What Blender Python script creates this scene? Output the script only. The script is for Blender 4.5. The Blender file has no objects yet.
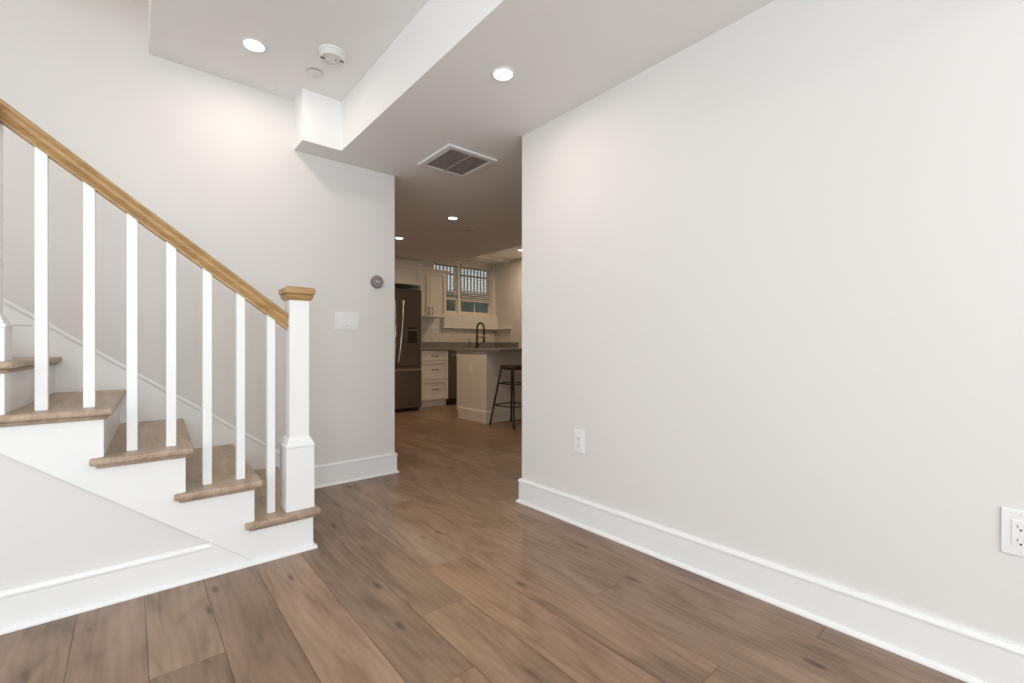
import bpy, bmesh, math, random
from mathutils import Vector, Matrix
random.seed(4)
S = bpy.context.scene
COL = S.collection
R = math.radians

# ------------------------------------------------------------------ camera, light, exposure
cam = bpy.data.cameras.new('camera'); camo = bpy.data.objects.new('camera', cam); COL.objects.link(camo)
EYE = 0.93
cam.sensor_width = 36; cam.lens = 453/1024*36; cam.shift_y = 5.5/1024; cam.clip_start = 0.02
camo.location = (0, 0, EYE); camo.rotation_euler = (R(90), 0, R(-40.14))
S.camera = camo
w = bpy.data.worlds.new('world'); S.world = w; w.use_nodes = True
wb = w.node_tree.nodes['Background']; wb.inputs[0].default_value = (0.86, 0.93, 1, 1); wb.inputs[1].default_value = 1.3
S.view_settings.view_transform = 'Standard'; S.view_settings.look = 'None'
S.view_settings.gamma = 1; S.view_settings.use_curve_mapping = False; S.view_settings.exposure = 0.09

def area(name, loc, rot, sx, sy, power, color):
    l = bpy.data.lights.new(name, 'AREA'); l.shape = 'RECTANGLE'; l.size = sx; l.size_y = sy
    l.energy = power; l.color = color
    o = bpy.data.objects.new(name, l); COL.objects.link(o); o.location = loc; o.rotation_euler = rot
    return o
# daylight entering through the two big windows behind and beside the camera
area('daylight_rear_window', (-0.5, -3.06, 1.25), (R(116), 0, 0), 3.0, 1.9, 84, (0.86, 0.94, 1.0))
area('daylight_side_window', (-3.06, -0.3, 1.30), (R(118), 0, R(-90)), 2.9, 1.8, 48, (0.86, 0.94, 1.0))
# daylight of the upper floor, falling down the stairwell
area('daylight_upper_floor', (-1.2, 2.66, 4.9), (0, 0, 0), 2.2, 0.8, 14, (1.0, 0.84, 0.68))

# ------------------------------------------------------------------ materials
def mat(name, col, rough=0.5, metal=0.0, bump=0.0, bscale=60, spec=0.5, coat=0.0, var=0.0):
    m = bpy.data.materials.new(name); m.use_nodes = True
    nt = m.node_tree; b = nt.nodes['Principled BSDF']
    b.inputs['Base Color'].default_value = (*col, 1); b.inputs['Roughness'].default_value = rough
    b.inputs['Metallic'].default_value = metal; b.inputs['Specular IOR Level'].default_value = spec
    b.inputs['Coat Weight'].default_value = coat
    tc = nt.nodes.new('ShaderNodeTexCoord')
    n = nt.nodes.new('ShaderNodeTexNoise'); n.inputs['Scale'].default_value = bscale; n.inputs['Detail'].default_value = 4
    nt.links.new(tc.outputs['Object'], n.inputs['Vector'])
    if bump:
        bp = nt.nodes.new('ShaderNodeBump'); bp.inputs['Strength'].default_value = bump; bp.inputs['Distance'].default_value = 0.002
        nt.links.new(n.outputs['Fac'], bp.inputs['Height']); nt.links.new(bp.outputs[0], b.inputs['Normal'])
    if var:
        mx = nt.nodes.new('ShaderNodeMix'); mx.data_type = 'RGBA'
        mx.inputs[6].default_value = (*[c*(1-var) for c in col], 1); mx.inputs[7].default_value = (*[min(1, c*(1+var)) for c in col], 1)
        nt.links.new(n.outputs['Fac'], mx.inputs[0]); nt.links.new(mx.outputs[2], b.inputs['Base Color'])
    return m
M = {}
M['wall'] = mat('wall_paint', (0.775, 0.752, 0.728), 0.62, bump=0.06, bscale=220, spec=0.3)
M['ceil'] = mat('ceiling_paint', (0.90, 0.893, 0.88), 0.75, bump=0.05, bscale=160, spec=0.2)
M['trim'] = mat('white_trim_paint', (0.87, 0.87, 0.86), 0.32, bump=0.02, bscale=40)
M['plastic'] = mat('white_plastic', (0.86, 0.86, 0.85), 0.3, bump=0.01, bscale=90)
M['plastic_dim'] = mat('aged_white_plastic', (0.76, 0.75, 0.72), 0.4, bump=0.01)
M['cab'] = mat('cream_cabinet_paint', (0.78, 0.73, 0.64), 0.4, bump=0.02, bscale=50)
M['steel'] = mat('brushed_dark_steel', (0.23, 0.20, 0.175), 0.34, metal=0.85, bump=0.04, bscale=140, var=0.08)
M['bright'] = mat('polished_handle_steel', (0.80, 0.77, 0.73), 0.22, metal=1.0, bump=0.01)
M['pull'] = mat('dark_bronze_pull', (0.09, 0.07, 0.06), 0.35, metal=0.8, bump=0.01)
M['black'] = mat('matte_black', (0.018, 0.016, 0.015), 0.45, bump=0.02)
M['slot'] = mat('dark_slot', (0.05, 0.05, 0.05), 0.6, bump=0.02)
M['stone'] = mat('grey_stone_worktop', (0.25, 0.23, 0.21), 0.28, bump=0.01, bscale=60, var=0.12)
M['tile'] = mat('white_wall_tile', (0.72, 0.68, 0.60), 0.2, bump=0.01)
M['thermo'] = mat('taupe_thermostat_shell', (0.22, 0.18, 0.165), 0.4, metal=0.35, bump=0.02)
M['thermo_face'] = mat('taupe_thermostat_face', (0.30, 0.255, 0.24), 0.35, metal=0.3, bump=0.02)
M['vent_dark'] = mat('duct_dark', (0.34, 0.30, 0.26), 0.8, bump=0.3, bscale=30, var=0.5)
M['well'] = mat('mossy_concrete', (0.10, 0.135, 0.12), 0.9, bump=0.4, bscale=12, var=0.3)
M['blind'] = mat('pale_slat', (0.68, 0.66, 0.62), 0.5, bump=0.01)
M['grate'] = mat('galvanised_grating', (0.10, 0.11, 0.13), 0.6, metal=0.3, bump=0.05)
M['seat'] = mat('dark_wood_seat', (0.060, 0.026, 0.016), 0.3, bump=0.05, bscale=20, var=0.3)

def emis(name, col, st):
    m = bpy.data.materials.new(name); m.use_nodes = True; b = m.node_tree.nodes['Principled BSDF']
    b.inputs['Base Color'].default_value = (0.8, 0.8, 0.8, 1)
    b.inputs['Emission Color'].default_value = (*col, 1); b.inputs['Emission Strength'].default_value = st
    return m
M['lens'] = emis('lit_lens', (1, 0.95, 0.88), 9)
M['lens_warm'] = emis('lit_lens_warm', (1, 0.88, 0.72), 7)

def glassmat():
    m = bpy.data.materials.new('window_glass'); m.use_nodes = True; nt = m.node_tree; nt.nodes.clear()
    o = nt.nodes.new('ShaderNodeOutputMaterial'); mx = nt.nodes.new('ShaderNodeMixShader')
    t = nt.nodes.new('ShaderNodeBsdfTransparent'); t.inputs[0].default_value = (0.88, 0.93, 0.92, 1)
    g = nt.nodes.new('ShaderNodeBsdfGlossy'); g.inputs['Roughness'].default_value = 0.03
    f = nt.nodes.new('ShaderNodeFresnel')
    nt.links.new(f.outputs[0], mx.inputs[0]); nt.links.new(t.outputs[0], mx.inputs[1]); nt.links.new(g.outputs[0], mx.inputs[2])
    nt.links.new(mx.outputs[0], o.inputs[0]); return m
M['glass'] = glassmat()
M['dusty'] = mat('dusty_louvre', (0.58, 0.53, 0.47), 0.7, bump=0.1, bscale=28, var=0.45)

def woodmat(name, c0, c1, c2, axis='Y', scale=1.0, attr=False, rough=0.42, spec=0.5, knots=True):
    """long-grain wood: stretched noise, cathedral figure, a few knots; per-plank tone and seed from face attributes"""
    m = bpy.data.materials.new(name); m.use_nodes = True; nt = m.node_tree; N = nt.nodes; L = nt.links
    b = N['Principled BSDF']; b.inputs['Roughness'].default_value = rough; b.inputs['Specular IOR Level'].default_value = spec
    tc = N.new('ShaderNodeTexCoord')
    vec = tc.outputs['Object']
    if attr:
        a = N.new('ShaderNodeAttribute'); a.attribute_name = 'seed'
        ad = N.new('ShaderNodeVectorMath'); ad.operation = 'ADD'; L.new(vec, ad.inputs[0]); L.new(a.outputs['Vector'], ad.inputs[1]); vec = ad.outputs[0]
    def stretched(sx, sy, sz):
        mp = N.new('ShaderNodeMapping'); mp.inputs['Scale'].default_value = {'Y': (sx, sy, sz), 'X': (sy, sx, sz)}[axis]; L.new(vec, mp.inputs[0]); return mp.outputs[0]
    def noise(v, sc, det=4, dist=0.0):
        n = N.new('ShaderNodeTexNoise'); n.inputs['Scale'].default_value = sc*scale; n.inputs['Detail'].default_value = det; n.inputs['Distortion'].default_value = dist
        L.new(v, n.inputs['Vector']); return n.outputs['Fac']
    n1 = noise(stretched(3.2, 0.8, 3.2), 2.0, 6, 1.6)      # broad figure
    n2 = noise(stretched(26, 1.6, 26), 5, 5, 0.6)       # fine grain
    wv = N.new('ShaderNodeTexWave'); wv.wave_type = 'BANDS'; wv.bands_direction = 'X' if axis == 'Y' else 'Y'
    wv.inputs['Scale'].default_value = 7*scale; wv.inputs['Distortion'].default_value = 9; wv.inputs['Detail'].default_value = 3; wv.inputs['Detail Scale'].default_value = 0.9
    L.new(stretched(1.6, 0.28, 1.6), wv.inputs['Vector'])
    r = N.new('ShaderNodeValToRGB'); r.color_ramp.elements[0].position = 0.30; r.color_ramp.elements[1].position = 0.70
    r.color_ramp.elements[0].color = (*c0, 1); r.color_ramp.elements[1].color = (*c2, 1)
    e = r.color_ramp.elements.new(0.5); e.color = (*c1, 1)
    def mth(op, x, y):
        q = N.new('ShaderNodeMath'); q.operation = op
        for i, v in enumerate((x, y)):
            if isinstance(v, (int, float)): q.inputs[i].default_value = v
            else: L.new(v, q.inputs[i])
        return q.outputs[0]
    f = mth('ADD', mth('MULTIPLY', n1, 0.80), mth('ADD', mth('MULTIPLY', n2, 0.14), mth('MULTIPLY', wv.outputs['Fac'], 0.06)))
    # growth rings: contour lines of a smooth stretched noise make the cathedral figure
    nb = N.new('ShaderNodeTexNoise'); nb.inputs['Scale'].default_value = 1.5*scale; nb.inputs['Detail'].default_value = 1.5; nb.inputs['Distortion'].default_value = 0.35
    L.new(stretched(2.6, 0.42, 2.6), nb.inputs['Vector'])
    ring = mth('PINGPONG', mth('MULTIPLY', nb.outputs['Fac'], 26), 1)
    ring = mth('POWER', ring, 3)
    f = mth('SUBTRACT', mth('ADD', f, 0.03), mth('MULTIPLY', ring, 0.10))
    L.new(f, r.inputs[0]); col = r.outputs[0]
    def mul(c, factor_socket, dark):
        mx = N.new('ShaderNodeMix'); mx.data_type = 'RGBA'; mx.blend_type = 'MULTIPLY'
        L.new(factor_socket, mx.inputs[0]); L.new(c, mx.inputs[6]); mx.inputs[7].default_value = (*dark, 1); return mx.outputs[2]
    if knots:
        vo = N.new('ShaderNodeTexVoronoi'); vo.voronoi_dimensions = '2D'; vo.inputs['Scale'].default_value = 1.0*scale; L.new(stretched(5.6, 1.7, 1), vo.inputs['Vector'])
        dn = noise(stretched(14, 5, 14), 1.6, 3)
        dd = mth('ADD', vo.outputs['Distance'], mth('MULTIPLY', dn, 0.19))
        mr = N.new('ShaderNodeMapRange'); mr.inputs['From Min'].default_value = 0.10; mr.inputs['From Max'].default_value = 0.17
        mr.inputs['To Min'].default_value = 1; mr.inputs['To Max'].default_value = 0; L.new(dd, mr.inputs[0])
        sel = N.new('ShaderNodeSeparateColor'); L.new(vo.outputs['Color'], sel.inputs[0])
        g = mth('GREATER_THAN', sel.outputs[0], 0.42)
        col = mul(col, mth('MULTIPLY', mth('MULTIPLY', mr.outputs[0], g), 0.9), (0.36, 0.30, 0.26))
        # dark mineral streaks
        st = N.new('ShaderNodeMapRange'); st.inputs['From Min'].default_value = 0.62; st.inputs['From Max'].default_value = 0.78
        L.new(noise(stretched(9, 0.8, 9), 1.7, 4, 1.2), st.inputs[0])
        col = mul(col, mth('MULTIPLY', st.outputs[0], 0.55), (0.55, 0.5, 0.47))
    if attr:
        a2 = N.new('ShaderNodeAttribute'); a2.attribute_name = 'tone'
        mx = N.new('ShaderNodeMix'); mx.data_type = 'RGBA'; mx.blend_type = 'MULTIPLY'; mx.inputs[0].default_value = 1
        L.new(col, mx.inputs[6]); L.new(a2.outputs['Color'], mx.inputs[7]); col = mx.outputs[2]
    L.new(col, b.inputs['Base Color'])
    bp = N.new('ShaderNodeBump'); bp.inputs['Strength'].default_value = 0.12; bp.inputs['Distance'].default_value = 0.001
    L.new(n2, bp.inputs['Height']); L.new(bp.outputs[0], b.inputs['Normal'])
    return m
M['floor'] = woodmat('oak_plank', (0.160, 0.100, 0.062), (0.255, 0.166, 0.108), (0.330, 0.225, 0.152), attr=True, rough=0.40)
M['tread'] = woodmat('oak_tread', (0.31, 0.22, 0.145), (0.41, 0.30, 0.205), (0.50, 0.385, 0.275), scale=1.6, knots=False, rough=0.38)
M['rail'] = woodmat('honey_oak', (0.36, 0.20, 0.075), (0.45, 0.27, 0.11), (0.54, 0.34, 0.155), axis='X', scale=1.8, knots=False, rough=0.35)

# ------------------------------------------------------------------ mesh helpers
class MB:
    def __init__(s): s.bm = bmesh.new()
    def box(s, x0, x1, y0, y1, z0, z1):
        v = [s.bm.verts.new((x, y, z)) for x in (x0, x1) for y in (y0, y1) for z in (z0, z1)]
        for f in ((0,1,3,2),(4,6,7,5),(0,4,5,1),(2,3,7,6),(0,2,6,4),(1,5,7,3)): s.bm.faces.new([v[i] for i in f])
        return s
    def prism(s, pts, a, b, plane='XZ'):
        """closed 2-D outline extruded from a to b along the axis the plane leaves out"""
        def P(u, v, t): return {'XZ': (u, t, v), 'XY': (u, v, t), 'YZ': (t, u, v)}[plane]
        A = [s.bm.verts.new(P(u, v, a)) for u, v in pts]; B = [s.bm.verts.new(P(u, v, b)) for u, v in pts]
        n = len(pts)
        s.bm.faces.new(A); s.bm.faces.new(B[::-1])
        for i in range(n): s.bm.faces.new((A[i], B[i], B[(i+1) % n], A[(i+1) % n]))
        return s
    def sweep(s, prof, p0, p1, out, up=(0, 0, 1)):
        """profile (d along out, h along up) extruded straight from p0 to p1"""
        p0, p1, out, up = map(Vector, (p0, p1, out, up))
        A = [s.bm.verts.new(p0 + out*d + up*h) for d, h in prof]; B = [s.bm.verts.new(p1 + out*d + up*h) for d, h in prof]
        n = len(prof); s.bm.faces.new(A); s.bm.faces.new(B[::-1])
        for i in range(n): s.bm.faces.new((A[i], B[i], B[(i+1) % n], A[(i+1) % n]))
        return s
    def path(s, prof, pts, outs):
        """profile run along a polyline with mitred corners; outs = outward direction of every leg"""
        rings = []
        for i, p in enumerate(pts):
            o = Vector(outs[0]) if i == 0 else Vector(outs[-1]) if i == len(pts)-1 else Vector(outs[i-1])+Vector(outs[i])
            rings.append([s.bm.verts.new(Vector(p)+o*d+Vector((0, 0, h))) for d, h in prof])
        s.bm.faces.new(rings[0]); s.bm.faces.new(rings[-1][::-1]); n = len(prof)
        for A, B in zip(rings, rings[1:]):
            for i in range(n): s.bm.faces.new((A[i], B[i], B[(i+1) % n], A[(i+1) % n]))
        return s
    def squares(s, prof, cx, cy):
        """stack of square rings (half width, z)"""
        rings = [[s.bm.verts.new((cx+sx*h, cy+sy*h, z)) for sx, sy in ((-1,-1),(1,-1),(1,1),(-1,1))] for h, z in prof]
        s.bm.faces.new(rings[0][::-1]); s.bm.faces.new(rings[-1])
        for a, b in zip(rings, rings[1:]):
            for i in range(4): s.bm.faces.new((a[i], a[(i+1) % 4], b[(i+1) % 4], b[i]))
        return s
    def lathe(s, prof, c, axis='Z', seg=40):
        """profile (r, h) spun about an axis through c; closed with caps"""
        c = Vector(c); ax = {'Z': (Vector((1,0,0)), Vector((0,1,0)), Vector((0,0,1))), 'Y': (Vector((1,0,0)), Vector((0,0,1)), Vector((0,-1,0))), 'X': (Vector((0,1,0)), Vector((0,0,1)), Vector((1,0,0)))}[axis]
        rings = [[s.bm.verts.new(c + ax[0]*r*math.cos(2*math.pi*i/seg) + ax[1]*r*math.sin(2*math.pi*i/seg) + ax[2]*h) for i in range(seg)] for r, h in prof]
        s.bm.faces.new(rings[0][::-1]); s.bm.faces.new(rings[-1])
        for a, b in zip(rings, rings[1:]):
            for i in range(seg): s.bm.faces.new((a[i], a[(i+1) % seg], b[(i+1) % seg], b[i]))
        return s
    def tube(s, pts, r, seg=10, close=False):
        pts = [Vector(p) for p in pts]; n = len(pts); rings = []
        rr = r if isinstance(r, (list, tuple)) else [r]*n
        for i, p in enumerate(pts):
            if close: t = pts[(i+1) % n]-pts[i-1]
            else: t = pts[min(i+1, n-1)]-pts[max(i-1, 0)]
            t.normalize(); u = t.cross(Vector((0, 0, 1)))
            if u.length < 0.05: u = t.cross(Vector((1, 0, 0)))
            u.normalize(); v = t.cross(u)
            rings.append([s.bm.verts.new(p + (u*math.cos(2*math.pi*k/seg)+v*math.sin(2*math.pi*k/seg))*rr[i]) for k in range(seg)])
        for i in range(n if close else n-1):
            a, b = rings[i], rings[(i+1) % n]
            for k in range(seg): s.bm.faces.new((a[k], a[(k+1) % seg], b[(k+1) % seg], b[k]))
        if not close: s.bm.faces.new(rings[0][::-1]); s.bm.faces.new(rings[-1])
        return s
    def obj(s, name, m, parent=None, bevel=0, seg=2, smooth=False, kind=None):
        bmesh.ops.recalc_face_normals(s.bm, faces=s.bm.faces)
        me = bpy.data.meshes.new(name); s.bm.to_mesh(me); s.bm.free()
        me.materials.append(M[m] if isinstance(m, str) else m)
        o = bpy.data.objects.new(name, me); COL.objects.link(o)
        if parent is not None:
            o.parent = parent; o.matrix_parent_inverse = Matrix.Translation(-TRUE[parent.name])
            TRUE[name if False else o.name] = TRUE[parent.name]
        else: TRUE[o.name] = Vector((0, 0, 0))
        if bevel:
            b = o.modifiers.new('bevel', 'BEVEL'); b.width = bevel; b.segments = seg; b.limit_method = 'ANGLE'; b.angle_limit = R(35)
        if smooth:
            for p in me.polygons: p.use_smooth = True
            if hasattr(me, 'set_sharp_from_angle'): me.set_sharp_from_angle(angle=R(40))
        if kind: o['kind'] = kind
        return o
TRUE = {}
def thing(name, label, cat, loc, group=None):
    o = bpy.data.objects.new(name, None); COL.objects.link(o); o.location = loc; o.empty_display_size = 0.1
    o['label'] = label; o['category'] = cat
    if group: o['group'] = group
    TRUE[o.name] = Vector(loc); return o
# sub-parts: children of a mesh child; its world is already the true world
def sub(mb, name, m, parent, **k):
    o = mb.obj(name, m, None, **k)
    o.parent = parent
    o.matrix_parent_inverse = Matrix.Identity(4)
    return o
def tag(o, label, cat, group=None):
    o['label'] = label; o['category'] = cat
    if group: o['group'] = group
    return o
def struct(mb, name, m, **k):
    k['kind'] = 'structure'; return mb.obj(name, m, **k)

# ------------------------------------------------------------------ key dimensions (metres; +Y runs along the planks, +X to the right)
XR, YB, YR = 1.80, 3.13, 2.042            # right wall face, stair/back wall face
ZL, ZU = 2.195, 2.51           # lower and upper ceiling
XK, YK = 5.32, 6.80            # kitchen right wall and window wall
XL, YF = -3.0, -3.0            # unseen walls behind the camera

# ------------------------------------------------------------------ floor: individual planks in one mesh
def floor():
    bm = bmesh.new(); ct = bm.faces.layers.int.new('k')
    rows = {}
    W, X0 = 0.1815, 0.041
    # joints read from the photograph, in row order (row 0 starts at X0)
    seen = {0: [1.62], 3: [1.08], 4: [1.40], 5: [1.675], 7: [1.093], 6: [0.62, 2.5], 2: [0.9, 2.75], 1: [0.7, 2.55], 8: [1.9], -1: [0.3, 2.6], -2: [1.0, 2.7], -3: [0.5]}
    tones = {(-3,0):(.92,.93,.96), (-2,0):(.86,.86,.87), (-1,0):(.98,1.0,1.03), (0,1):(1.12,1.15,1.16), (0,0):(.90,.88,.86), (1,0):(.90,.86,.84), (1,1):(.9,.87,.85),
             (2,0):(1.2,1.2,1.22), (2,1):(1.22,1.2,1.2), (3,0):(.95,.92,.9), (3,1):(.93,.94,.97), (4,0):(1.02,1.0,.97), (4,1):(.88,.88,.90), (5,0):(1.12,1.06,1.0), (5,1):(1.02,1.08,1.14),
             (6,0):(1.0,.97,.94), (6,1):(1.05,1.02,.98), (7,0):(.97,.95,.93), (7,1):(1.02,1.02,1.02), (8,0):(.95,.92,.90)}
    data = []
    rnd = random.Random(11)
    r0 = int(math.floor((XL-0.1-X0)/W)); r1 = int(math.ceil((XK+0.1-X0)/W))
    for r in range(r0, r1):
        xs, xe = X0+r*W, X0+(r+1)*W
        js = list(seen.get(r, [rnd.uniform(-0.4, 1.5)]))
        a = js[0]
        while a > YF-0.2: a -= rnd.uniform(1.5, 2.1); js.insert(0, a)
        a = js[-1]
        while a < YK+0.2: a += rnd.uniform(1.4, 2.1); js.append(a)
        base = js.index(seen[r][0]) if r in seen else 0
        for i in range(len(js)-1):
            g = 0.0007
            v = [bm.verts.new(p) for p in ((xs+g, js[i]+g, 0), (xe-g, js[i]+g, 0), (xe-g, js[i+1]-g, 0), (xs+g, js[i+1]-g, 0))]
            bm.faces.new(v)
            idx = (i+1-base) if r in seen else 0
            t = tones.get((r, idx)) if (r, idx) in tones else None
            if t is None:
                k = rnd.uniform(0.86, 1.14); t = (k, k*rnd.uniform(.97, 1.02), k*rnd.uniform(.94, 1.05))
            data.append((t, (rnd.uniform(-40, 40), rnd.uniform(-40, 40), rnd.uniform(-9, 9))))
    nplank = len(data)
    # bevelled sides down to the sub-floor
    v = [bm.verts.new(p) for p in ((XL-.2, YF-.2, -0.003), (XK+.2, YF-.2, -0.003), (XK+.2, YK+.2, -0.003), (XL-.2, YK+.2, -0.003))]
    bm.faces.new(v); data.append(((.35, .33, .31), (0, 0, 0)))
    me = bpy.data.meshes.new('floor'); bm.to_mesh(me); bm.free(); me.materials.append(M['floor'])
    ta = me.attributes.new('tone', 'FLOAT_COLOR', 'FACE'); sa = me.attributes.new('seed', 'FLOAT_VECTOR', 'FACE')
    for i, (t, sd) in enumerate(data): ta.data[i].color = (*t, 1); sa.data[i].vector = sd
    o = bpy.data.objects.new('floor', me); COL.objects.link(o); o['kind'] = 'structure'
floor()
struct(MB().box(XL-.2, XK+.2, YF-.2, YK+.2, -0.2, -0.006), 'floor_base', 'vent_dark')

# ------------------------------------------------------------------ walls and ceiling
struct(MB().box(XR, XR+.12, YF, YR, 0, ZU), 'wall_right', 'wall')
struct(MB().box(XL, 1.50, YB, YB+.12, 0, ZU+.29).box(XL, .075, YB, YB+.12, ZU+.29, 5.0), 'wall_back', 'wall')
# wall behind the camera, with its window opening
struct(MB().box(XL, XR, YF-.12, YF, 0, .35).box(XL, XR, YF-.12, YF, 2.2, ZU).box(XL, -2.1, YF-.12, YF, .35, 2.2).box(1.1, XR, YF-.12, YF, .35, 2.2), 'wall_front', 'wall')
struct(MB().box(XL-.12, XL, YF, YB, 0, .4).box(XL-.12, XL, YF, YB, 2.2, ZU).box(XL-.12, XL, YF, -1.8, .4, 2.2).box(XL-.12, XL, 1.2, YB, .4, 2.2).box(XL-.12, XL, 2.1, YB, ZU, 5.0), 'wall_left', 'wall')
c = MB()
c.box(.075, XK+.12, YF-.12, YK+.12, ZU, ZU+.29)             # upper slab
c.box(XL-.12, .075, YF-.12, 2.20, ZU, ZU+.29)
c.box(1.042, 3.72, YF, 2.94, ZL, ZU).box(.805, 3.72, 2.94, YB, ZL, ZU)     # dropped part with its small square return
c.box(1.50, 3.72, YB, YB+.12, ZL, ZU).box(.30, 3.72, YB+.12, 5.83, ZL, ZU)
c.box(3.72, XK, 6.33, 6.40, ZU-.035, ZU)
struct(c, 'ceiling', 'ceil')
struct(MB().box(XL, .20, 2.10, 2.20, ZU+.29, 5.0).box(.075, .20, 2.20, YB, ZU+.29, 5.0), 'wall_stairwell', 'wall')
struct(MB().box(XL-.12, .2, 2.1, YB+.12, 5.0, 5.1), 'ceiling_stairwell', 'ceil')
# kitchen shell, with the window opening
WX0, WX1, WZ0, WZ1 = 3.98, 5.25, 1.515, 2.42
k = MB().box(.18, WX0, YK, YK+.14, 0, ZU).box(WX1, XK+.12, YK, YK+.14, 0, ZU).box(WX0, WX1, YK, YK+.14, 0, WZ0).box(WX0, WX1, YK, YK+.14, WZ1, ZU)
struct(k, 'wall_kitchen_rear', 'wall')
struct(MB().box(XK, XK+.12, 1.0, YK, 0, ZU), 'wall_kitchen_right', 'wall')
struct(MB().box(XR+.12, XK, .88, 1.0, 0, ZU), 'wall_kitchen_front', 'wall')
struct(MB().box(.18, .30, YB+.12, YK, 0, ZU), 'wall_kitchen_left', 'wall')

# ------------------------------------------------------------------ baseboards
def base_prof(H): return [(0, 0), (.026, 0), (.0255, .006), (.022, .012), (.016, .016), (.0135, .016), (.0135, H-.024), (.0115, H-.022), (.0165, H-.019), (.0175, H-.012), (.0145, H-.005), (.010, H), (0, H)]
H = .14
struct(MB().path(base_prof(H), [(XR, YF, 0), (XR, YR, 0), (XR+.12, YR, 0)], [(-1, 0, 0), (0, 1, 0)]), 'baseboard_right', 'trim')
struct(MB().path(base_prof(H+.006), [(.885, YB, 0), (1.50, YB, 0), (1.50, YB+.12, 0)], [(0, -1, 0), (1, 0, 0)]), 'baseboard_back', 'trim')
# understair wall: drywall, baseboard and its moulding
SY = 2.198                                                  # outer face of the stringer
def low(x): return .128+.785*(.259-x)                       # lower edge of the stringer
XE = -1.70
struct(MB().prism([(XE, 0), (.42, 0), (.30, low(.30)), (XE, low(XE))], SY+.016, SY+.075), 'wall_understair', 'wall')
HB = .130
struct(MB().prism([(XE, 0), (.4205, 0), (.259, HB-.003), (XE, HB-.003)], SY+.0012, SY+.016).sweep([(-.001, HB-.021), (.0015, HB-.018), (.002, HB-.010), (.0, HB-.003), (-.006, HB+.003), (-.014, HB+.003), (-.014, HB-.021)], (XE, SY, 0), (.255, SY, 0), (0, -1, 0)), 'baseboard_understair', 'trim', bevel=.0006)

# ------------------------------------------------------------------ staircase
RUN, X1 = .2405, .649
Z = [0.0, .184, .358, .534, .709, .883, 1.057, 1.231, 1.405]
SK = .034                                                   # the treads stand slightly askew to the wall
NT = 8
def rx(k): return X1-RUN*(k-1)                              # face of riser k
st = thing('staircase', 'white closed staircase with pale oak treads rising to the left along the wall', 'stairs', (0.65, 2.66, 0))
YW = YB-.018
for k in range(1, NT+1):
    nose, back, z = rx(k)+.026, rx(k+1), Z[k]
    o = MB().prism([(nose, SY-.032), (nose+SK, YW), (back-.012, YW), (back-.012, SY+.002), (back-.038, SY+.002), (back-.038, SY-.032)], z-.025, z, 'XY').obj('tread', 'tread', st, bevel=.008, seg=4)
    sc = [(nose-.016, SY-.012), (nose-.016+SK, YW), (nose-.03+SK, YW), (nose-.03, SY+.001), (back-.022, SY+.001), (back-.022, SY-.014)]
    t = MB().prism(sc, z-.039, z-.024, 'XY').obj('nosing_moulding', 'tread', st, bevel=.006, seg=3)
    MB().prism([(rx(k)-.018, SY+.0005), (rx(k), SY+.0005), (rx(k)+SK, YW), (rx(k)+SK-.018, YW)], Z[k-1], z-.024, 'XY').obj('riser', 'trim', st, bevel=.0012)
pts = [(X1-.0005, 0)]
for k in range(1, NT+1):
    pts += [(rx(k)-.0005, Z[k]-.025), (rx(k+1)-.0005, Z[k]-.025)]
pts += [(rx(NT+1)-.0005, low(rx(NT+1))), (.4225, 0)]
MB().prism(pts, SY, SY+.016).obj('stringer', 'trim', st)
shoe = [(0, 0), (.016, 0), (.0155, .006), (.012, .012), (.006, .0155), (0, .016)]
MB().sweep(shoe, (XE, SY, 0), (X1+.014, SY, 0), (0, -1, 0)).sweep(shoe, (X1, SY-.014, 0), (X1+SK, YW, 0), (1, 0, 0)).obj('shoe_moulding', 'trim', st)
def top(x): return .279+.757*(.7165-x)
xa = .885
MB().prism([(xa, 0), (xa, top(xa)), (XE, top(XE)), (XE, top(XE)-.9), (-.2, .30), (.3, 0)], YW, YB).obj('wall_skirt', 'trim', st)
sl = Vector((1, 0, -.757)).normalized(); upn = Vector((.757, 0, 1)).normalized()
MB().sweep([(-.004, -.024), (.004, -.021), (.0065, -.013), (.004, -.005), (-.002, 0), (-.018, 0), (-.018, -.024)], (xa, YW, top(xa)), (XE, YW, top(XE)), (0, -1, 0), upn).obj('skirt_moulding', 'trim', st)
MB().box(-.60, -.352, YW-.0008, YW+.001, 1.030, 1.0325).obj('skirt_joint', 'thermo_face', st)

# ------------------------------------------------------------------ railing
rl = thing('stair_railing', 'stair railing with honey oak handrail and square white balusters', 'railing', (.597, 2.272, .181))
CY = 2.272
def newel(cx, zb, ztop, label):
    p = MB().squares([(.0605, zb), (.0605, zb+.284), (.0635, zb+.288), (.0635, zb+.297), (.0570, zb+.301), (.0570, zb+.310), (.0520, zb+.313), (.0515, zb+.320), (.0475, zb+.325), (.0425, zb+.331), (.0425, ztop)], cx, CY).obj('newel_post', 'trim', rl, bevel=.0015)
    if not label: return p
    cp = MB().squares([(.0450, ztop-.006), (.0480, ztop-.004), (.0545, ztop+.004), (.0580, ztop+.013), (.0590, ztop+.018), (.0550, ztop+.0195), (.0550, ztop+.0215), (.0645, ztop+.024), (.0645, ztop+.046), (.0560, ztop+.054), (.02, ztop+.060)], cx, CY)
    sub(cp, 'newel_cap', 'rail', p, bevel=.001); return p
newel(.598, Z[1], 1.151, True)
newel(-.375, Z[4], 1.735, False)                            # the rail runs on over this one
def rb(x): return 1.013+.763*(.55-x)                        # underside of the handrail
u = Vector((-1, 0, .763)).normalized(); n = Vector((.763, 0, 1)).normalized(); th = .0545
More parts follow.
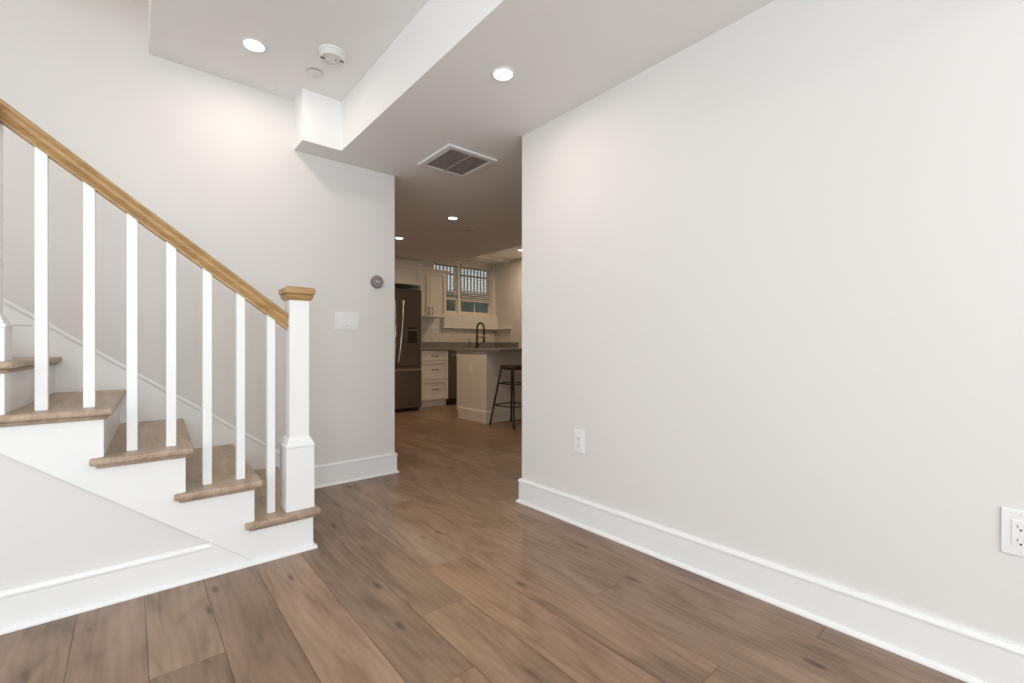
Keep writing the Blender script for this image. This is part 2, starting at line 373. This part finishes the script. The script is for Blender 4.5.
prof = [(-.016, 0), (-.016, .009), (-.021, .011), (-.024, .014), (-.018, .018), (-.013, .028), (-.016, .039), (-.029, .047), (-.0305, .051), (-.028, .055), (-.018, .0595), (0, .061)]
prof = prof + [(-a, b) for a, b in prof[-2::-1]]
MB().sweep(prof, (.556, CY, rb(.556)), (-.70, CY, rb(-.70)), (0, 1, 0), n).obj('handrail', 'rail', rl, smooth=True)
for i, x in enumerate((.486, .367, .246, .126, .006, -.114, -.236)):
    zb = Z[1] if x > .42 else Z[2] if x > .18 else Z[3] if x > -.06 else Z[4]
    h = .016
    b = MB(); bm = b.bm
    vs = [bm.verts.new((x+sx*h, CY+sy*h, zb if lo else rb(x+sx*h)+.004)) for lo in (1, 0) for sx, sy in ((-1,-1),(1,-1),(1,1),(-1,1))]
    for f in ((3,2,1,0),(4,5,6,7),(0,1,5,4),(1,2,6,5),(2,3,7,6),(3,0,4,7)): bm.faces.new([vs[j] for j in f])
    b.obj('baluster', 'trim', rl, bevel=.0012)

# ------------------------------------------------------------------ ceiling fittings
def downlight(x, y, z, r, label, cat_group, power, warm=False, spread=178):
    t = thing('recessed_light', label, 'ceiling light', (x, y, z), cat_group)
    MB().lathe([(r, .0), (r, -.004), (r+.004, -.006), (r+.011, -.004), (r+.014, 0)], (x, y, z)).obj('trim_ring', 'plastic', t, smooth=True)
    MB().lathe([(r-.001, 0), (r-.001, -.003), (r*.6, -.0045), (.004, -.005)], (x, y, z)).obj('lens', 'lens_warm' if warm else 'lens', t, smooth=True)
    l = bpy.data.lights.new('lamp', 'AREA'); l.shape = 'DISK'; l.size = 2*r; l.energy = power; l.spread = R(spread)
    l.color = (1, .74, .50) if warm else (1, .88, .76)
    o = bpy.data.objects.new('lamp', l); COL.objects.link(o); o.parent = t; o.location = (0, 0, -.009)
downlight(.496, 2.682, ZU, .046, 'round recessed light in the high ceiling beside the smoke alarm', 'recessed ceiling lights', 2.6)
downlight(1.321, 1.631, ZL, .042, 'round recessed light in the low front ceiling, nearest the long blank wall', 'recessed ceiling lights', 2.2)
downlight(2.42, 3.77, ZL, .042, 'warm recessed light in the passage ceiling beyond the vent grille, middle of the far three', 'recessed ceiling lights', 7.5, True)
downlight(2.387, 4.86, ZL, .042, 'warm recessed light half hidden by the stair wall edge, above the refrigerator', 'recessed ceiling lights', 7.5, True)
downlight(4.87, 5.55, ZU, .045, 'warm recessed light in the raised kitchen ceiling, half hidden by the right wall edge', 'recessed ceiling lights', 11, True)

downlight(.35, -.9, ZU, .045, 'unseen recessed light added to brighten floor and walls, toward the rear window', 'recessed ceiling lights', 7)  # added out of view to lift the floor and back wall
downlight(-1.5, .7, ZU, .045, 'unseen recessed light added to brighten floor and walls, in front of the stair side', 'recessed ceiling lights', 6)  # second added fill lamp, also out of view, for floor and walls

t = thing('smoke_detector', 'round white smoke alarm on the high ceiling beside the soffit', 'smoke alarm', (.83, 2.484, ZU))
MB().lathe([(.070, 0), (.070, -.008), (.066, -.010)], (.83, 2.484, ZU)).obj('base_plate', 'plastic', t, smooth=True)
MB().lathe([(.064, -.009), (.064, -.028), (.058, -.036), (.040, -.038), (.038, -.034), (.034, -.034), (.032, -.039), (.004, -.041)], (.83, 2.484, ZU)).obj('housing', 'plastic_dim', t, smooth=True)
for dx, dy in ((-.045, .012), (.045, -.02)):
    MB().box(.83+dx-.009, .83+dx+.009, 2.484+dy-.005, 2.484+dy+.005, ZU-.040, ZU-.034).obj('sensor_slot', 'slot', t, bevel=.001)
MB().lathe([(.004, -.040), (.003, -.0425)], (.845, 2.47, ZU), seg=16).obj('indicator', 'slot', t)
def sprinkler(x, y, z, r, label):
    t = thing('sprinkler_cover', label, 'sprinkler cover', (x, y, z), None)
    MB().lathe([(r*.78, 0), (r*.78, -.006)], (x, y, z)).obj('collar', 'slot', t)
    MB().lathe([(r, -.006), (r, -.0085), (r*.9, -.0095), (.003, -.010)], (x, y, z)).obj('cover_plate', 'plastic_dim', t, smooth=True)
sprinkler(.814, 2.724, ZU, .041, 'small flat white disc on the high ceiling next to the smoke alarm')
sprinkler(2.834, 4.07, ZL, .045, 'small flat disc on the passage ceiling beyond the vent grille')

# square return-air grille
vx0, vx1, vy0, vy1 = 1.515, 1.90, 2.40, 2.81
t = thing('ceiling_vent', 'square white ceiling vent grille with grey louvres by the passage', 'vent', ((vx0+vx1)/2, (vy0+vy1)/2, ZL))
m = MB()
f0 = .042
for a, b, c_, d in ((vx0, vx1, vy0, vy0+f0), (vx0, vx1, vy1-f0, vy1), (vx0, vx0+f0, vy0+f0, vy1-f0), (vx1-f0, vx1, vy0+f0, vy1-f0)): m.box(a, b, c_, d, ZL-.014, ZL)
m.obj('frame', 'plastic', t, bevel=.004)
MB().box(vx0+f0-.002, vx1-f0+.002, vy0+f0-.002, vy1-f0+.002, ZL-.003, ZL-.001).obj('duct_backing', 'vent_dark', t)
for i in range(17):
    y = vy0+f0+.010+i*(vy1-vy0-2*f0-.016)/16.5
    MB().prism([(y, ZL-.012), (y+.010, ZL-.004), (y+.0115, ZL-.005), (y+.0015, ZL-.013)], vx0+f0-.001, vx1-f0+.001, 'YZ').obj('louvre', 'dusty', t)
MB().box((vx0+vx1)/2-.004, (vx0+vx1)/2+.004, vy0+f0, vy1-f0, ZL-.0145, ZL-.011).obj('centre_bar', 'dusty', t)

# ------------------------------------------------------------------ wall fittings
# decorator outlets on the right wall (facing -X)
def outlet_right(yc, zc, label):
    t = thing('wall_outlet', label, 'outlet', (XR, yc, zc), None)
    MB().box(XR-.0055, XR, yc-.0365, yc+.0365, zc-.0605, zc+.0605).obj('cover_plate', 'plastic', t, bevel=.003, seg=3)
    r = MB().box(XR-.0075, XR-.003, yc-.0168, yc+.0168, zc-.0335, zc+.0335).obj('receptacle', 'plastic', t, bevel=.0012)
    for s in (-1, 1):
        zz = zc+s*.0185
        MB().box(XR-.0079, XR-.0072, yc-.0072, yc-.0055, zz-.0045, zz+.0045).box(XR-.0079, XR-.0072, yc+.0050, yc+.0066, zz-.0038, zz+.0038).obj('slots', 'slot', t)
        MB().lathe([(.0026, 0), (.0026, .0009)], (XR-.0081, yc, zz-.0095), 'X', 14).obj('ground_hole', 'slot', t)
    for s in (-1, 1): MB().lathe([(.0028, 0), (.0028, .0012)], (XR-.0064, yc, zc+s*.0485), 'X', 14).obj('screw', 'plastic_dim', t)
    return t
outlet_right(1.587, .436, 'white wall outlet low on the long wall, near the passage')
outlet_right(.048, .438, 'white wall outlet cut by the right edge of the photo')
t = thing('light_switch', 'white three-gang switch plate on the wall beside the newel post', 'light switch', (1.147, YB, 1.11))
MB().box(1.147-.084, 1.147+.084, YB-.0055, YB, 1.11-.061, 1.11+.061).obj('cover_plate', 'plastic', t, bevel=.003, seg=3)
for i, dx in enumerate((-.046, 0, .046)):
    MB().prism([(YB-.005, 1.11-.033), (YB-.0095, 1.11-.032), (YB-.0065, 1.11), (YB-.0058, 1.11+.032), (YB-.003, 1.11+.033)], 1.147+dx-.0165, 1.147+dx+.0165, 'YZ').obj('rocker', 'plastic', t, bevel=.0008)
MB().box(1.147-.006, 1.147+.006, YB-.0125, YB-.0085, 1.11-.030, 1.11-.022).obj('dimmer_slider', 'plastic_dim', t, bevel=.001)
t = thing('thermostat', 'round taupe thermostat on the wall near the passage corner', 'thermostat', (1.357, YB, 1.398))
MB().lathe([(.036, 0), (.036, .008), (.044, .010), (.0455, .022), (.043, .027), (.040, .0275)], (1.357, YB, 1.398), 'Y', 48).obj('shell', 'thermo', t, smooth=True)
MB().lathe([(.0405, .027), (.039, .0285), (.01, .0295)], (1.357, YB, 1.398), 'Y', 48).obj('face', 'thermo_face', t, smooth=True)
MB().box(1.357-.017, 1.357+.017, YB-.0300, YB-.0290, 1.3965, 1.4025).obj('display_mark', 'plastic_dim', t)

# ------------------------------------------------------------------ kitchen
def shaker(mb, x0, x1, z0, z1, y, rail=.055, th=.02):
    """shaker front facing -Y whose face is at y"""
    mb.box(x0, x0+rail, y, y+th, z0, z1).box(x1-rail, x1, y, y+th, z0, z1)
    mb.box(x0+rail, x1-rail, y, y+th, z0, z0+rail).box(x0+rail, x1-rail, y, y+th, z1-rail, z1)
    mb.box(x0+rail, x1-rail, y+.015, y+th, z0+rail, z1-rail); return mb
def pull(x0, x1, z0, z1, y):
    v = abs(z1-z0) > abs(x1-x0)
    a, b = Vector((x0, y, z0)), Vector((x1, y, z1)); d = Vector((0, -.03, 0))
    return MB().tube([a, a+d*.75, a+d+(b-a)*.08, b+d-(b-a)*.08, b+d*.75, b], .0065, 8)
CF = 6.15
# refrigerator
fx0, fx1, fy = 2.36, 3.262, 5.92
t = thing('refrigerator', 'dark stainless french-door refrigerator with bottom freezer beside the drawers', 'refrigerator', ((fx0+fx1)/2, 6.3, 0))
MB().box(fx0+.01, fx1-.01, fy+.075, 6.74, .03, 1.745).obj('body', 'steel', t, bevel=.004)
MB().box(fx0+.03, fx1-.03, fy+.06, 6.6, 0, .055).obj('toe_grille', 'black', t)
xm = 2.868
d1 = MB().box(fx0, xm-.003, fy, fy+.07, .655, 1.76).obj('door', 'steel', t, bevel=.008, seg=3)
d2 = MB().box(xm+.003, fx1, fy, fy+.07, .655, 1.76).obj('door', 'steel', t, bevel=.008, seg=3)
d3 = MB().box(fx0, fx1, fy, fy+.07, .055, .645).obj('freezer_drawer', 'steel', t, bevel=.008, seg=3)
for s, d in ((-1, d1), (1, d2)):
    hx = xm+s*.045
    lean = .075 if s > 0 else 0
    pts = [(hx-lean*.4, fy+.005, .71), (hx-lean*.4, fy-.03, .72)]+[(hx+lean*(q/10-.4), fy-.03-.03*math.sin(math.pi*q/10), .72+.86*q/10) for q in range(1, 10)]+[(hx+lean*.6, fy-.03, 1.58), (hx+lean*.6, fy+.005, 1.59)]
    sub(MB().tube(pts, .012, 10), 'handle', 'bright', d, smooth=True)
sub(MB().tube([(fx0+.06, fy+.005, .60), (fx0+.06, fy-.04, .60), (fx1-.03, fy-.04, .60), (fx1-.03, fy+.005, .60)], .012, 10), 'handle', 'bright', d3, smooth=True)
sub(MB().box(3.04, 3.187, fy-.004, fy+.004, .985, 1.165).box(3.04, 3.187, fy-.006, fy+.004, 1.185, 1.215), 'water_dispenser', 'black', d2, bevel=.002)
sub(MB().box(3.04, 3.187, fy-.005, fy+.003, 1.168, 1.182), 'dispenser_trim', 'bright', d2)
# cabinet above it
t = thing('over_fridge_cabinet', 'cream cabinet mounted above the refrigerator', 'cabinet', (2.81, 6.4, 1.835))
MB().box(2.33, 3.285, 6.00, 6.79, 1.835, 2.12).obj('body', 'cab', t, bevel=.001)
for a, b in ((2.335, 2.806), (2.81, 3.28)): d = shaker(MB(), a, b, 1.84, 2.115, 5.98).obj('door', 'cab', t, bevel=.001)
MB().sweep([(0, 0), (.012, 0), (.016, .012), (.040, .040), (.048, .055), (.048, .065), (0, .065)], (2.30, 5.985, 2.11), (3.285, 5.985, 2.11), (0, -1, 0)).obj('crown_moulding', 'cab', t)
MB().box(3.285, 3.303, 5.99, 6.79, 0, 2.12).obj('side_panel', 'cab', t, bevel=.001)
# drawer unit
t = thing('drawer_cabinet', 'cream base cabinet with three drawers beside the refrigerator', 'cabinet', (3.62, 6.45, 0))
MB().box(3.306, 3.868, CF+.02, 6.79, .105, .875).obj('body', 'cab', t, bevel=.001)
MB().box(3.306, 3.868, CF+.075, 6.7, 0, .105).obj('toe_kick', 'cab', t)
for z0, z1 in ((.722, .868), (.426, .714), (.115, .418)):
    d = shaker(MB(), 3.385, 3.864, z0, z1, CF, rail=.045 if z1-z0 > .2 else .032).obj('drawer', 'cab', t, bevel=.001)
    zc = (z0+z1)/2+(-.005 if z1-z0 < .2 else .008); sub(pull(3.565, 3.675, zc, zc, CF), 'handle', 'pull', d, smooth=True)
MB().box(3.306, 3.382, CF+.004, CF+.02, .105, .872).obj('filler_strip', 'cab', t)
# dishwasher
t = thing('dishwasher', 'dark stainless dishwasher under the worktop between drawers and island', 'dishwasher', (4.17, 6.45, 0))
MB().box(3.875, 4.465, CF+.03, 6.72, .10, .872).obj('body', 'steel', t)
d = MB().box(3.876, 4.464, CF-.012, CF+.03, .115, .868).obj('door', 'steel', t, bevel=.004)
sub(MB().tube([(3.93, CF-.01, .80)]+[(3.94+.46*q/10, CF-.045-.02*math.sin(math.pi*q/10), .80) for q in range(11)]+[(4.41, CF-.01, .80)], .013, 10), 'handle', 'bright', d, smooth=True)
MB().box(3.876, 4.464, CF+.06, 6.6, 0, .10).obj('toe_kick', 'black', t)
# sink base
t = thing('sink_cabinet', 'cream base cabinet under the window, hidden behind the island', 'cabinet', (4.9, 6.45, 0))
MB().box(4.472, XK-.002, CF+.02, 6.79, .105, .875).obj('body', 'cab', t, bevel=.001)
MB().box(4.472, XK-.002, CF+.075, 6.7, 0, .105).obj('toe_kick', 'cab', t)
for a, b in ((4.476, 4.885), (4.889, 5.30)):
    d = shaker(MB(), a, b, .115, .868, CF).obj('door', 'cab', t, bevel=.001)
    hx = 4.855 if a < 4.6 else 4.92; sub(pull(hx, hx, .68, .80, CF), 'handle', 'pull', d, smooth=True)
t = thing('rear_worktop', 'grey stone worktop along the window wall with low upstand', 'worktop', (4.3, 6.48, .877))
MB().box(3.306, XK-.001, CF-.025, 6.798, .877, .912).obj('slab', 'stone', t, bevel=.002)
MB().box(3.306, XK-.001, 6.775, 6.798, .912, 1.015).box(XK-.024, XK-.001, CF-.025, 6.775, .912, 1.015).obj('upstand', 'stone', t, bevel=.001)
# tiles, window ledge
m = MB()
for i in range(3):
    z0 = 1.018+i*.076
    for j in range(14):
        x = 3.31+j*.153-(.07 if i % 2 else 0)
        a, b = max(3.31, x), min(XK-.012, x+.150)
        if b-a > .01: m.box(a, b, YK-.009, YK-.0005, z0, min(z0+.0735, 1.255))
    for j in range(3):
        y = 6.325+j*.153; m.box(XK-.009, XK-.0005, y, min(y+.150, YK-.012), z0, min(z0+.0735, 1.255))
struct(m, 'trim_backsplash', 'tile', bevel=.0008)
m2 = MB().box(4.14, XK-.001, YK-.07, YK-.0005, 1.272, 1.50).box(4.12, XK-.001, YK-.085, YK-.0005, 1.256, 1.274).box(XK-.05, XK-.0005, 6.31, YK-.085, 1.256, 1.274)
struct(m2, 'trim_window_ledge', 'wall', bevel=.002)
# wall cabinet
t = thing('wall_cabinet', 'cream two-door wall cabinet hanging left of the window', 'cabinet', (3.70, 6.63, 1.415))
MB().box(3.38, 4.02, 6.47, 6.795, 1.415, 2.15).obj('body', 'cab', t, bevel=.001)
for a, b, hx in ((3.384, 3.698, 3.668), (3.702, 4.016, 3.735)):
    d = shaker(MB(), a, b, 1.42, 2.145, 6.45).obj('door', 'cab', t, bevel=.001)
    sub(pull(hx, hx, 1.46, 1.56, 6.45), 'handle', 'pull', d, smooth=True)
MB().sweep([(0, 0), (.012, 0), (.016, .012), (.036, .036), (.044, .05), (.044, .06), (0, .06)], (3.38, 6.452, 2.14), (4.06, 6.452, 2.14), (0, -1, 0)).sweep([(0, 0), (.012, 0), (.016, .012), (.036, .036), (.044, .05), (.044, .06), (0, .06)], (4.018, 6.41, 2.14), (4.018, 6.795, 2.14), (1, 0, 0)).obj('crown_moulding', 'cab', t)

# window
yw = YK+.06
m = MB()
def frame(m, x0, x1, z0, z1, w_, ya, yb):
    m.box(x0, x1, ya, yb, z0, z0+w_).box(x0, x1, ya, yb, z1-w_, z1).box(x0, x0+w_, ya, yb, z0+w_, z1-w_).box(x1-w_, x1, ya, yb, z0+w_, z1-w_)
m.box(WX0, WX1, yw-.02, yw+.05, WZ0, WZ0+.03).box(WX0, WX1, yw-.02, yw+.05, WZ1-.03, WZ1)
for x in (WX0, 4.49, WX1-.03): m.box(x, x+(.055 if x == 4.49 else .03), yw-.03, yw+.05, WZ0, WZ1)
frame(m, 4.0, 4.49, WZ0+.03, 1.80, .028, yw-.005, yw+.03); frame(m, 4.545, WX1-.03, WZ0+.03, 1.80, .028, yw-.005, yw+.03)
m.box(4.87, 4.89, yw, yw+.03, WZ0+.03, 1.80)
frame(m, 4.0, 4.49, 1.79, WZ1-.03, .025, yw+.02, yw+.05); frame(m, 4.545, WX1-.03, 1.79, WZ1-.03, .025, yw+.02, yw+.05)
wo = struct(m, 'window_1', 'cab', bevel=.001)
g = MB().box(4.02, 4.48, yw+.012, yw+.016, WZ0+.04, WZ1-.04).box(4.56, 5.21, yw+.012, yw+.016, WZ0+.04, WZ1-.04)
sub(g, 'pane', 'glass', wo)
def blind(x0, x1, zb, label):
    t = thing('window_blind', label, 'blind', ((x0+x1)/2, yw-.035, WZ1), None)
    MB().box(x0, x1, yw-.058, yw-.022, WZ1-.045, WZ1-.004).obj('headrail', 'blind', t, bevel=.002)
    n_ = int((WZ1-.05-zb-.03)/.036)
    for i in range(n_):
        z = zb+.05+i*.036
        MB().prism([(yw-.050, z-.010), (yw-.030, z+.012), (yw-.0285, z+.011), (yw-.0485, z-.011)], x0+.004, x1-.004, 'YZ').obj('slat', 'blind', t)
    MB().box(x0+.002, x1-.002, yw-.055, yw-.025, zb, zb+.022).obj('bottom_rail', 'blind', t, bevel=.003)
    for x in (x0+.1, x1-.1): MB().box(x-.0015, x+.0015, yw-.0575, yw-.0565, zb+.01, WZ1-.04).obj('ladder_cord', 'blind', t)
blind(4.55, 5.215, 1.755, 'slatted blind half lowered over the right kitchen window')
blind(4.01, 4.487, 1.86, 'slatted blind over the narrow kitchen window next to the wall cabinet')
# window well outside
struct(MB().box(3.2, 6.4, 7.55, 7.7, 0.8, 2.02).box(3.0, 6.6, YK+.14, 7.7, .7, .8).box(3.2, 3.3, YK+.14, 7.55, .8, 2.0).box(6.3, 6.4, YK+.14, 7.55, .8, 2.0), 'wall_window_well', 'well')
t = thing('window_grating', 'dark metal security grating outside the kitchen window', 'grating', (4.8, 7.3, 2.0))
m = MB()
for i in range(35):
    x = 3.6+i*.078; m.box(x, x+.026, 7.28, 7.30, 1.98, 3.1)
for i in range(4):
    z = 2.0+i*.30; m.box(3.6, 6.3, 7.275, 7.305, z, z+.024)
m.obj('bars', 'grate', t)
MB().box(3.55, 6.35, 7.25, 7.33, 1.93, 1.98).obj('lower_rail', 'grate', t, bevel=.002)

# faucet
fxx, fyy = 4.746, 6.60
t = thing('kitchen_faucet', 'black gooseneck spring faucet under the kitchen window', 'faucet', (fxx, fyy, .912))
MB().lathe([(.032, 0), (.032, .008), (.027, .014), (.027, .09), (.018, .10), (.018, .235)], (fxx, fyy, .912), 'Z', 20).obj('body', 'black', t, smooth=True)
rr = .105
pts = [(fxx, fyy, 1.13+.03*i) for i in range(5)]+[(fxx, fyy-rr+rr*math.cos(a), 1.25+rr*math.sin(a)) for a in [math.pi*i/12 for i in range(0, 13)]]+[(fxx, fyy-2*rr, 1.20), (fxx, fyy-2*rr, 1.13)]
MB().tube(pts, .0165, 12).obj('spring_hose', 'black', t, smooth=True)
MB().lathe([(.013, .17), (.018, .16), (.018, .09), (.024, .075), (.024, .06)], (fxx, fyy-2*rr, .95), 'Z', 16).obj('spray_head', 'black', t, smooth=True)
MB().box(fxx-.006, fxx+.006, fyy-2*rr, fyy, 1.098, 1.110).obj('support_arm', 'black', t, bevel=.002)
MB().tube([(fxx+.015, fyy, .965), (fxx+.05, fyy-.01, .975), (fxx+.10, fyy-.02, 1.005)], [.014, .009, .007], 10).obj('lever', 'black', t, smooth=True)

# island
ix0, ix1, iy0, iy1 = 3.315, 4.72, 4.415, 5.07
t = thing('kitchen_island', 'cream kitchen island with baseboard, its end facing the passage', 'kitchen island', ((ix0+ix1)/2, (iy0+iy1)/2, 0))
MB().box(ix0, ix1, iy0, iy1, .10, .877).obj('body', 'cab', t, bevel=.002)
MB().box(ix0+.02, ix1-.02, iy0+.02, iy1-.06, 0, .10).obj('plinth', 'cab', t)
bp = [(0, 0), (.016, 0), (.016, .135), (.010, .142), (.006, .150), (0, .150)]
MB().path(bp, [(ix0, iy1-.05, 0), (ix0, iy0, 0), (ix1, iy0, 0)], [(-1, 0, 0), (0, -1, 0)]).obj('baseboard', 'cab', t)
t = thing('island_worktop', 'grey stone worktop overhanging the island toward the stool', 'worktop', (4.0, 4.6, .878))
MB().box(ix0-.03, ix1+.03, iy0-.30, iy1+.025, .878, .912).obj('slab', 'stone', t, bevel=.002)
t = thing('island_outlet', 'white outlet on the end of the kitchen island', 'outlet', (ix0, 4.75, .66))
MB().box(ix0-.005, ix0, 4.715, 4.785, .60, .718).obj('cover_plate', 'plastic', t, bevel=.002)
MB().box(ix0-.007, ix0-.003, 4.733, 4.767, .627, .693).obj('receptacle', 'plastic', t, bevel=.001)
for s in (-1, 1):
    z = .66+s*.018
    MB().box(ix0-.0075, ix0-.0068, 4.741, 4.744, z-.005, z+.005).box(ix0-.0075, ix0-.0068, 4.756, 4.759, z-.005, z+.005).obj('slots', 'slot', t)

# bar stool
sx, sy_ = 3.465, 4.095
t = thing('bar_stool', 'backless black metal bar stool with round dark wood seat by the island', 'stool', (sx, sy_, 0))
MB().lathe([(.10, .660), (.140, .672), (.150, .682), (.153, .698), (.150, .713), (.138, .717), (.06, .711), (.01, .710)], (sx, sy_, 0), 'Z', 36).obj('seat', 'seat', t, smooth=True)
feet = [(3.262, 4.275), (3.290, 3.868), (3.630, 4.322), (3.668, 3.915)]
tops = [(sx+(x-sx)*.50, sy_+(y-sy_)*.50) for x, y in feet]
for (a, b), (c_, d) in zip(feet, tops):
    MB().tube([(a, b, 0.002), (c_, d, .688)], .0115, 10).obj('leg', 'black', t, smooth=True)
for zz in (.245, .50):
    q = 1-.5*zz/.688
    ring = []
    order = [0, 1, 3, 2]
    for i in range(4):
        A, B = feet[order[i]], feet[order[(i+1) % 4]]
        A = Vector((sx+(A[0]-sx)*q, sy_+(A[1]-sy_)*q, zz)); B = Vector((sx+(B[0]-sx)*q, sy_+(B[1]-sy_)*q, zz))
        mid = (A+B)/2; outv = (mid-Vector((sx, sy_, zz))).normalized()
        for k_ in range(5): ring.append(A.lerp(B, k_/5)+outv*.018*math.sin(math.pi*k_/5))
    MB().tube(ring, .007, 8, close=True).obj('foot_ring', 'black', t, smooth=True)
